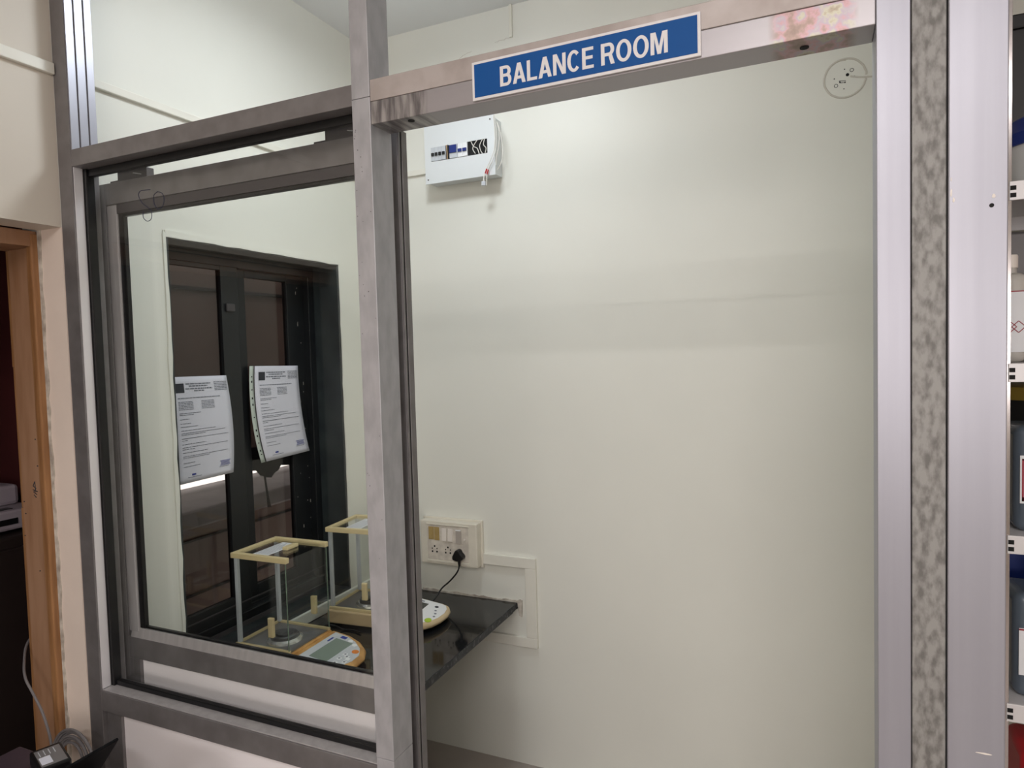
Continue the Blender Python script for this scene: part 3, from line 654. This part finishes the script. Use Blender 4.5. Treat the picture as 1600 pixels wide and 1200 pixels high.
for x, z, r in ((.007, .009, .0048), (.026, .001, .002), (-.001, .027, .0017), (-.03, .003, .0017), (-.003, -.032, .0016), (.0, -.013, .002), (-.014, -.010, .0022)):
    hl.lathe([(r, -.0008), (r, .0008)], (cx + x, YB, cz + z), 12, 'y')
link('screw_hole', hl, BLACKG, rm, world=True)
rg = MB()
for x, z in ((.019, .021), (-.025, -.019)):
    rg.tube([(cx + x + .005 * math.cos(t * math.pi / 6), YB - .0002, cz + z + .005 * math.sin(t * math.pi / 6)) for t in range(13)], .0008, 6)
rg.tube([(cx - .016, YB - .0002, cz - .006), (cx + .002, YB - .0002, cz - .008), (cx + .002, YB - .0002, cz - .013), (cx - .015, YB - .0002, cz - .012), (cx - .016, YB - .0002, cz - .006)], .0008, 6, False)
link('pencil_mark', rg, DPRINT, rm, world=True)

# ------------------------------------------------------------------ switchboard, plug and cable
Ys = YB - .048
sw = thing('switchboard', 'off-white switch and socket board on the back wall above the shelf', 'switchboard', (-1.345, YB - .02, .78))
link('box', MB().box(-1.474, -1.217, Ys, YB, .777, .953), SWBOX, sw, .004, world=True)
link('back_flange', MB().box(-1.482, -1.209, YB - .012, YB, .770, .960), SWBOX, sw, .003, world=True)
link('plate', MB().box(-1.440, -1.2535, Ys - .002, Ys + .001, .797, .937), SWPLATE, sw, .0015, world=True)
link('cover_lip', MB().box(-1.444, -1.25, Ys - .0045, Ys, .787, .796).box(-1.444, -1.25, Ys - .004, Ys, .9375, .943), SWBOX, sw, .0015, world=True)
Yq = Ys - .002
link('blank_module', MB().box(-1.434, -1.409, Yq - .0015, Yq, .878, .930), YELLOWED, sw, .0008, world=True)
link('blank_module', MB().box(-1.4075, -1.384, Yq - .0015, Yq, .876, .930), YELLOWED, sw, .0008, world=True)
for x in (-1.3715, -1.3435): link('switch', MB().prism_ax([(Yq, .875), (Yq - .0055, .877), (Yq - .002, .927), (Yq, .927)], x, x + .020, 'x'), SWWHITE, sw, .0006, world=True)
link('switch', MB().box(-1.3085, -1.284, Yq - .003, Yq, .872, .926), SWGREY, sw, .0008, world=True, label='grey rocker switch')
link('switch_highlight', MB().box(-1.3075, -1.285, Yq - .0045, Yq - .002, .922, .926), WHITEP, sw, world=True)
link('indicator', MB().lathe([(.0035, -.004), (.0045, .0)], (-1.2695, Yq, .888), 16, 'y'), SWWHITE, sw, world=True)
for cx in (-1.408, -1.3465):
    hs = MB()
    for dx, dz, r in ((0, .0155, .0038), (-.011, .006, .0026), (.011, .006, .0026), (-.0105, -.0065, .0038), (.0105, -.0065, .0038)):
        hs.lathe([(r, -.0006), (r, .0006)], (cx + dx, Yq, .8355 + dz), 12, 'y')
    link('socket_hole', hs, BLACKG, sw, world=True)
pg = thing('power_plug', 'black plug in the right socket with its cable running to the shelf', 'plug', (-1.290, Yq - .01, .83))
pl = MB()
outl = [(-.026, -.018), (-.0255, -.005), (-.013, .018), (-.004, .023), (.006, .022), (.012, .010), (.020, .002), (.024, -.006), (.021, -.015), (.008, -.022), (-.006, -.024), (-.016, -.022)]
pl.prism_ax([(-1.290 + a, .829 + b) for a, b in outl], Yq - .026, Yq, 'y')
link('body', pl, BLACKP, pg, .005, world=True, segs=3)
link('strain_relief', MB().lathe([(.0065, 0), (.005, -.016), (.004, -.026)], (-1.290, Yq - .013, .810), 14), BLACKP, pg, world=True, smooth=True)
link('cable', MB().tube([(-1.290, Yq - .013, .79), (-1.292, Yq - .018, .772), (-1.305, Yq - .022, .750), (-1.33, Yq - .03, .722), (-1.352, Yq - .05, .700), (-1.362, Yq - .09, .670), (-1.37, Yq - .16, .652), (-1.43, Yq - .2, .6505), (-1.55, Yq - .12, .6505)], .0032, 10), BLACKP, pg, world=True, smooth=True)

# ------------------------------------------------------------------ granite shelf
gs = thing('granite_shelf', 'polished black granite shelf fixed in the corner under the window', 'shelf', (-1.4, 1.85, ZS - .022))
random.seed(12)
edge = [(-1.070 + random.uniform(-.0015, .0015), y) for y in [1.27 + k * .02 for k in range(55)]] + [(-1.068, YB - .001)]
outl = [(XL + .001, YB - .001), (XL + .001, 1.27)] + edge
link('slab', MB().prism(outl, ZS - .022, ZS), GRANITE, gs, world=True)
link('rough_edge', MB().prism([(x + .0015, y) for x, y in edge] + [(x - .001, y) for x, y in reversed(edge)], ZS - .0225, ZS - .001), GRANEDGE, gs, world=True)
link('bracket', MB().box(-1.13, -1.09, 1.6, YB - .001, ZS - .047, ZS - .022), DARKFR, gs, .002, world=True)
mo = MB(); random.seed(13)
xs = [-1.50 + k * .02 for k in range(23)]
mo.prism_ax([(x, ZS) for x in xs] + [(x, ZS + .006 + random.uniform(-.002, .005)) for x in reversed(xs)], YB - .006, YB, 'y')
mo.prism_ax([(-1.062, ZS - .05), (-1.05, ZS - .055), (-1.048, ZS + .01), (-1.058, ZS + .014), (-1.068, ZS + .008)], YB - .008, YB, 'y')
link('mortar_seam', mo, ROUGHPL, gs, world=True)
struct('trim_5', MB().box(XL, XL + .012, 1.40, YB - .002, ZS + .0005, ZS + .042), PAINT, 'pale painted upstand between the granite shelf and the dark window sill', 'upstand', bevel=.003)

# ------------------------------------------------------------------ analytical balances
def balance(label, loc, rz, col_body, col_frame, face, lcdm, first):
    t = thing('analytical_balance', label, 'balance', loc, rz, 'analytical balances on the granite shelf')
    W, Dp, H, hb = .217, .200, .300, .062
    lk = dict(parent=t)
    for x, y in ((.02, .02), (.02, Dp - .02), (.34, .03), (.34, Dp - .03)):
        link('foot', MB().lathe([(.010, 0), (.012, .004), (.010, .012)], (x, y, 0), 18), BLACKP, smooth=True, **lk)
    link('base', MB().box(-.008, W + .004, -.006, Dp + .006, .010, hb - .002), col_body, bevel=.006, **lk)
    top = lambda x, y: hb - .004 - (x - W) * .14
    ol = [(W + .002, -.006), (.31, -.010), (.368, .004), (.400, .035), (.411, .075), (.408, .122), (.384, .164), (.34, .196), (.29, .212), (W + .002, .212)]
    if not first: ol = [(W + .002, -.004), (.33, -.002), (.368, .012), (.392, .045), (.406, .09), (.410, .135), (.402, .178), (.386, .204), (.36, .212), (W + .002, .216)]
    link('control_pod', MB().prism(ol, .012, 0, top), col_body, bevel=.010, segs=3, smooth=True, **lk)
    fo = [(W + .022, .004), (.31, .0), (.357, .012), (.382, .04), (.393, .076), (.390, .118), (.368, .154), (.33, .182), (.29, .197), (W + .022, .200)]
    if not first: fo = [(W + .022, .006), (.33, .008), (.358, .022), (.380, .05), (.393, .09), (.397, .135), (.390, .172), (.376, .195), (.355, .202), (W + .022, .204)]
    tf = lambda x, y: top(x, y) + .0012
    link('control_face', MB().prism(fo, hb - .05, 0, tf), face, bevel=.0006, **lk)
    tg = lambda x, y: top(x, y) + .0022
    def pad(name, pts, m): return link(name, MB().prism(pts, hb - .048, 0, tg), m, **lk)
    def rect(cx, cy, a, b): return [(cx - a, cy - b), (cx + a, cy - b), (cx + a, cy + b), (cx - a, cy + b)]
    def disc(cx, cy, r): return [(cx + r * math.cos(k * math.pi / 8), cy + r * math.sin(k * math.pi / 8)) for k in range(16)]
    if first:
        pad('display', rect(.299, .098, .032, .068), lcdm)
        pad('power_button', disc(.369, .128, .0115), ORANGE)
        pad('blue_button', rect(.285, .183, .010, .007), BLUEB)
        pad('brand_print', rect(.256, .150, .003, .014), BLUEB)
        for x, y in ((.316, .176), (.342, .161)): pad('round_button', disc(x, y, .0082), WHITEP)
        for x, y in ((.352, .068), (.366, .088), (.353, .098), (.378, .058), (.356, .040), (.369, .033), (.376, .078)): pad('button', rect(x, y, .0062, .0068), WHITEP)
        for x, y in ((.352, .068), (.366, .088), (.353, .098), (.378, .058), (.356, .040), (.369, .033)):
            link('button_print', MB().prism(rect(x, y, .003, .003), hb - .047, 0, lambda a, b: top(a, b) + .0030), PRINT, **lk)
    else:
        pad('display', rect(.282, .095, .034, .078), lcdm)
        pad('green_button', [(.372 + .012 * math.cos(k * math.pi / 8), .052 + .016 * math.sin(k * math.pi / 8)) for k in range(16)], GREENB)
        pad('power_button', disc(.352, .166, .0075), DPRINT)
        for x, y in ((.362, .135), (.372, .112), (.378, .088)): pad('button', disc(x, y, .0045), PRINT)
        pad('brand_print', rect(.283, .186, .010, .004), PRINT)
    # weighing chamber
    link('chamber_floor', MB().box(.008, W - .006, .006, Dp - .006, hb - .003, hb + .001), DARKTOP, bevel=.001, **lk)
    cx, cy = .125, .085
    pan = link('weighing_pan', MB().lathe([(.058, 0), (.056, .006), (.048, .011), (.046, .009), (.030, .009)], (cx, cy, hb + .001), 48), CHROME, smooth=True, **lk)
    link('pan_ring', MB().lathe([(.043, 0), (.043, .011), (.040, .014), (.036, .011), (.020, .011)], (cx, cy, hb + .008), 48), DARKCHROME, pan, smooth=True)
    link('pan_plate', MB().lathe([(.028, 0), (.028, .012), (.026, .013)], (cx, cy, hb + .014), 40), DARKCHROME, pan, smooth=True)
    r = .009
    fb = MB().box(0, W, -.001, r, hb - .002, hb + .008).box(0, W, Dp - r, Dp + .001, hb - .002, hb + .008)
    link('bottom_frame', fb, col_frame, bevel=.0012, **lk)
    link('back_frame', MB().box(0, .007, 0, Dp, hb - .002, hb + .008), col_frame, bevel=.001, **lk)
    link('chamber_post', MB().box(.004, .016, .004, .016, hb + .006, H + hb - .016), PALEGREY, bevel=.001, **lk)
    link('chamber_post', MB().box(.004, .016, Dp - .016, Dp - .004, hb + .006, H + hb - .016), PALEGREY, bevel=.001, **lk)
    zt = H + hb
    link('top_frame', MB().box(-.003, W + .003, -.003, .013, zt - .017, zt), col_frame, bevel=.0015, **lk)
    link('top_frame', MB().box(-.003, W + .003, Dp - .013, Dp + .003, zt - .017, zt), col_frame, bevel=.0015, **lk)
    link('top_frame', MB().box(-.003, .012, .013, Dp - .013, zt - .012, zt), col_frame, bevel=.0015, **lk)
    tp = link('top_glass', MB().box(.012, W + .002, .013, Dp - .013, zt - .008, zt - .005), GLASS_CASE, **lk)
    link('paper_label', MB().box(.066, .128, .022, .160, zt - .0048, zt - .0042), LABELP, tp)
    lt = MB()
    for k in range(6): lt.box(.072 + k * .009, .074 + k * .009, .03, .15 - .02 * (k % 2), zt - .0042, zt - .0040)
    link('label_print', lt, PRINT, tp)
    link('handle', MB().box(.130, .150, .085, .140, zt - .005, zt + .006), col_frame, tp, bevel=.002)
    for nm, yy in (('front_glass', .002), ('rear_glass', Dp - .005)):
        g = link(nm, MB().box(.003, W - .002, yy, yy + .003, hb + .002, zt - .016), GLASS_CASE, **lk)
        link('handle', MB().box(.143, .163, yy - .011 if yy < .1 else yy - .001, yy + .001 if yy < .1 else yy + .012, .108, .170), col_frame, g, bevel=.0025)
    link('side_glass', MB().box(W - .003, W, .004, Dp - .004, hb + .002, zt - .008), GLASS_CASE, **lk)
    link('glass_edge', MB().box(W - .0035, W - .001, .0005, .003, hb + .002, zt - .016).box(W - .0035, W - .001, Dp - .004, Dp - .0015, hb + .002, zt - .016), GREEN_EDGE, **lk)
    return t
bal_a = balance('analytical balance nearest the window glass, grey keypad with an orange button', (-1.72 + .012, 1.57, ZS), math.radians(1.5), AMBERP, CREAMP, PALEGREY, LCD, True)
balance('analytical balance farther back, white keypad with a lime green button, half hidden by the post', (-1.625, 1.928, ZS), math.radians(5), BEIGEP, CREAMP, WHITEP, LCD_D, False)
link('power_cord', MB().tube([(-1.716 + .012, 1.80, ZS + .0045), (-1.66, 1.83, ZS + .012), (-1.60, 1.86, ZS + .030), (-1.56, 1.885, ZS + .020), (-1.54, 1.90, ZS + .0045), (-1.50, 1.905, ZS + .0045), (-1.46, 1.895, ZS + .0045)], .003, 8), BLACKP, bal_a, world=True, smooth=True)

# ------------------------------------------------------------------ table and items at the lower left
tb = thing('table', 'dark plum tabletop at the lower left corner beside the doorway', 'table', (-1.3, .5, 0))
link('tabletop', MB().box(-1.655, -1.16, .25, .895, .735, .76), TABLEP, tb, .003, world=True)
for x in (-1.63, -1.19):
    for y in (.28, .86): link('leg', MB().box(x, x + .03, y, y + .03, 0, .735), DARKFR, tb, .002, world=True)
ad = thing('power_adapter', 'black power adapter with a silvery label lying on the dark table', 'adapter', (-1.497, .866, .76), math.radians(-20))
link('body', MB().box(-.048, .048, -.028, .030, .0, .030), BLACKP, ad, .004)
link('label', MB().box(-.036, .042, -.022, .024, .030, .0306), DARKTOP, ad)
lb = MB().box(.0, .034, -.020, .000, .0306, .0310)
link('label_print', lb, PAPER, ad)
lb = MB()
for k in range(4): lb.box(-.03, -.006, -.016 + k * .009, -.0145 + k * .009, .0306, .031)
link('label_print', lb, PALEGREY, ad)
lp = thing('tablet', 'black slanted flat panel standing at the lower left, in front of the aluminium post', 'tablet', (-1.35, .75, .76))
ld = MB()
c0 = [Vector(p) for p in ((-1.398, .905, .762), (-1.287, .875, .870), (-1.285, .640, .870), (-1.398, .625, .762))]
nn = (c0[1] - c0[0]).cross(c0[3] - c0[0]).normalized() * .006
va = [ld.bm.verts.new(p) for p in c0]; vb = [ld.bm.verts.new(p + nn) for p in c0]
ld.bm.faces.new(va); ld.bm.faces.new(vb[::-1])
for i in range(4): ld.bm.faces.new((va[i], vb[i], vb[(i + 1) % 4], va[(i + 1) % 4]))
link('panel', ld, MATTEBLACK, lp, .002, world=True)
link('stand', MB().prism_ax([(-1.39, .760), (-1.25, .760), (-1.25, .764), (-1.33, .815), (-1.336, .812), (-1.27, .766), (-1.39, .766)], .70, .78, 'y'), BLACKP, lp, world=True)
cl = thing('cable_coil', 'coiled grey cable hanging between doorframe and aluminium post', 'cable', (-1.70, 1.03, .76))
ring = []
for k in range(7):
    cx, cz, rx, rz_ = -1.690 - .001 * k, .622 + .001 * k, .084 - .0062 * k, .092 - .0066 * k
    ring.append(MB().tube([(cx + rx * math.cos(t * math.pi / 12), 1.03 + .003 * (k % 3) + .006 * math.sin(t * math.pi / 12), cz + rz_ * math.sin(t * math.pi / 12)) for t in range(25)], .0034, 8))
for r_ in ring: link('loop', r_, CABLEG, cl, world=True, smooth=True)
link('tail', MB().tube([(-2.0, 1.17, .90), (-1.968, 1.10, .868), (-1.90, 1.05, .842), (-1.862, 1.03, .818), (-1.838, 1.03, .788), (-1.803, 1.03, .745), (-1.781, 1.03, .70), (-1.772, 1.03, .665), (-1.768, 1.03, .60), (-1.74, 1.02, .57)], .0032, 10), CABLEG, cl, world=True, smooth=True)

# ------------------------------------------------------------------ bottle rack at the right edge
RX0, RX1, RY0, RY1 = .322, 1.22, 1.50, 1.92
rk = thing('steel_rack', 'slotted steel shelf rack at the right edge, beyond the partition', 'rack', (.77, 1.7, 0))
TOPS = (.290, .612, .940, 1.258, 1.576, 1.905)
sd = MB()
for x in (RX0 - .012, RX1):
    for y in (RY0, RY1 - .04):
        pass
for x in (RX0 - .022, RX1 - .01):
    for y, s in ((RY0, 1), (RY1, -1)):
        link('post', MB().box(x, x + .026, min(y, y + s * .003), max(y, y + s * .003), 0, 2.35).box(x if x < .5 else x + .023, x + .003 if x < .5 else x + .026, min(y, y + s * .035), max(y, y + s * .035), 0, 2.35), STEELPOST, rk, .0005, world=True)
for zt in TOPS:
    s_ = link('shelf', MB().box(RX0, RX1, RY0 - .003, RY0, zt - .034, zt).box(RX0, RX1, RY0, RY1, zt - .003, zt).box(RX0, RX1, RY1 - .003, RY1, zt - .034, zt), STEELRACK, rk, .0008, world=True)
    sl_ = MB()
    for dz in (-.012, -.025): sl_.box(RX0 + .001, RX0 + .010, RY0 - .0036, RY0 - .0028, zt + dz - .004, zt + dz + .004)
    link('slot', sl_, BLACKG, s_, world=True)
def can(label, x, y, z, w_, d_, h_, m, capm, lab=None, cat='bottle', group='chemical containers on the rack', cr=.02):
    t = thing('chemical_container', label, cat, (x, y, z), 0, group)
    link('body', MB().box(-w_ / 2, w_ / 2, -d_ / 2, d_ / 2, 0, h_), m, t, .018, segs=4, smooth=True)
    link('neck', MB().lathe([(cr * .85, -.002), (cr * .85, .014)], (0, 0, h_), 24), m, t, smooth=True)
    link('cap', MB().lathe([(cr, 0), (cr, .022), (cr * .9, .025)], (0, 0, h_ + .012), 24), capm, t, smooth=True)
    if lab:
        lw, l0, l1, kind = lab
        lb_ = link('label', MB().box(-lw / 2, lw / 2, -d_ / 2 - .0012, -d_ / 2 - .0002, l0, l1), LABELP, t)
        bd = MB(); e = .004
        yq0, yq1 = -d_ / 2 - .0018, -d_ / 2 - .0012
        if kind == 'border':
            bd.box(-lw / 2 + .003, lw / 2 - .003, yq0, yq1, l1 - .009, l1 - .006).box(-lw / 2 + .003, -lw / 2 + .006, yq0, yq1, l0 + .004, l1 - .006).box(-lw / 2 + .003, lw / 2 - .003, yq0, yq1, l0 + .004, l0 + .012)
            bd.box(lw / 2 - .006, lw / 2 - .003, yq0, yq1, l0 + .004, l1 - .006)
        elif kind == 'top':
            bd.box(-lw / 2, lw / 2, yq0, yq1, l1 - .004, l1 - .001)
        else:
            bd.box(-lw / 2, lw / 2, yq0, yq1, l1 - .002, l1)
            for cx_ in (-lw / 2 + .008, -lw / 2 + .022):
                for k in range(4):
                    a = k * math.pi / 2; b_ = a + math.pi / 2; q = .011
                    zc = (l0 + l1) / 2 - .01
                    bd.tube([(cx_ + q * math.cos(a), yq1, zc + q * math.sin(a)), (cx_ + q * math.cos(b_), yq1, zc + q * math.sin(b_))], .0008, 5, False)
        link('label_border', bd, REDPR, lb_)
        tx = MB(); n = int((l1 - l0) / .006)
        if kind != 'hazard':
            for k in range(2, n - 2): tx.box(-lw / 2 + .009, lw / 2 - .012 - .01 * (k % 3), yq0, yq1, l1 - .008 - k * .0058, l1 - .0055 - k * .0058)
            link('label_text', tx, PRINT, lb_)
    return t
can('slate grey bottle with red-bordered label, third rack level down, at its left end', .425, 1.59, 1.258, .17, .12, .20, SLATE, BLACKP, (.155, .055, .145, 'border'))
can('slate grey bottle with red-topped white label, fourth rack level down', .425, 1.59, .940, .17, .12, .20, SLATE, BLACKP, (.155, .045, .135, 'top'))
can('red plastic can on the lowest visible rack level', .44, 1.60, .612, .17, .13, .22, REDP, BLACKP)
can('off-white box-shaped bottle with red hazard diamonds, second rack level down', .3465, 1.60, 1.576, .042, .10, .17, OFFWHITEB, SWWHITE, (.040, .02, .135, 'hazard'), cr=.012)
can('brown container beside the off-white hazard bottle on the rack', .45, 1.62, 1.576, .13, .13, .16, CARTON, REDP, None)
bk = thing('lidded_tub', 'translucent white tub with a navy blue lid on the top rack level', 'tub', (.44, 1.62, 1.905))
link('body', MB().lathe([(.085, 0), (.098, .02), (.106, .075), (.108, .085)], (0, 0, 0), 40), CLEARCAN, bk, smooth=True)
link('lid', MB().lathe([(.112, .078), (.113, .10), (.104, .112), (.098, .128), (.090, .133)], (0, 0, 0), 40), BLUELID, bk, smooth=True)
cr_ = thing('black_crate', 'tall black plastic crate at the back of the top rack level', 'crate', (.8, 1.80, 1.905))
link('body', MB().box(-.44, .40, -.06, .10, 0, .37), BLACKP, cr_, .006)
link('rim', MB().box(-.448, .408, -.068, .108, .355, .385), BLACKP, cr_, .004)
bs = thing('steel_basin', 'grey tray leaning at the back of the second rack level', 'tray', (.8, 1.84, 1.576))
link('body', MB().box(-.44, .4, -.02, .06, 0, .28), DARKTOP, bs, .006)
link('ridge', MB().box(-.36, -.35, -.026, -.02, .02, .26).box(-.2, -.19, -.026, -.02, .02, .26), ALU_DARK, bs, .001)
ol_ = thing('olive_tin', 'tin with olive yellow rim behind the slate grey bottle', 'tin', (.46, 1.79, 1.258))
link('body', MB().lathe([(.11, 0), (.11, .235)], (0, 0, 0), 36), BLACKP, ol_, smooth=True)
link('lid', MB().lathe([(.113, .235), (.113, .262), (.10, .265)], (0, 0, 0), 36), AMBERTIN, ol_, smooth=True)
nb = thing('blue_jerrycan', 'dark navy jerrycan behind the bottle on the fourth rack level', 'jerrycan', (.46, 1.80, .940))
link('body', MB().box(-.12, .14, -.08, .08, 0, .25), BLUELID, nb, .02, segs=4)
link('handle', MB().tube([(-.06, 0, .245), (-.05, 0, .275), (.05, 0, .275), (.06, 0, .245)], .01, 10), BLACKP, nb)

# ------------------------------------------------------------------ lamps on the ceiling
ll = thing('ceiling_lamp', 'round white ceiling lamp inside the balance room, above the picture', 'lamp', (ROOM_LAMP[0], ROOM_LAMP[1], ZC))
link('base', MB().lathe([(.10, .0), (.10, -.03), (.08, -.034)], (0, 0, 0), 40), ENAMEL, ll, smooth=True)
link('stem', MB().lathe([(.02, -.034), (.02, -.07)], (0, 0, 0), 24), ENAMEL, ll, smooth=True)
link('diffuser', MB().lathe([(.125, -.070), (.130, -.090), (.125, -.105)], (0, 0, 0), 40), LEDMAT, ll, smooth=True)
for HL in (HALL_LAMP2,):
    t2 = thing('tube_light', 'tube light on the outer ceiling, the one nearer the partition', 'lamp', (HL[0], HL[1], ZC))
    link('batten', MB().box(-.62, .62, -.03, .03, -.05, 0), ENAMEL, t2, .003)
    link('tube', MB().lathe([(.013, -.6), (.013, .6)], (0, 0, -.066), 20, 'x'), TUBEMAT, t2, smooth=True)
tl = thing('tube_light', 'tube light on the outer ceiling, the one farther behind the camera', 'lamp', (HALL_LAMP[0], HALL_LAMP[1], ZC))
link('batten', MB().box(-.62, .62, -.03, .03, -.05, 0), ENAMEL, tl, .003)
link('tube', MB().lathe([(.013, -.6), (.013, .6)], (0, 0, -.066), 20, 'x'), TUBEMAT, tl, smooth=True)
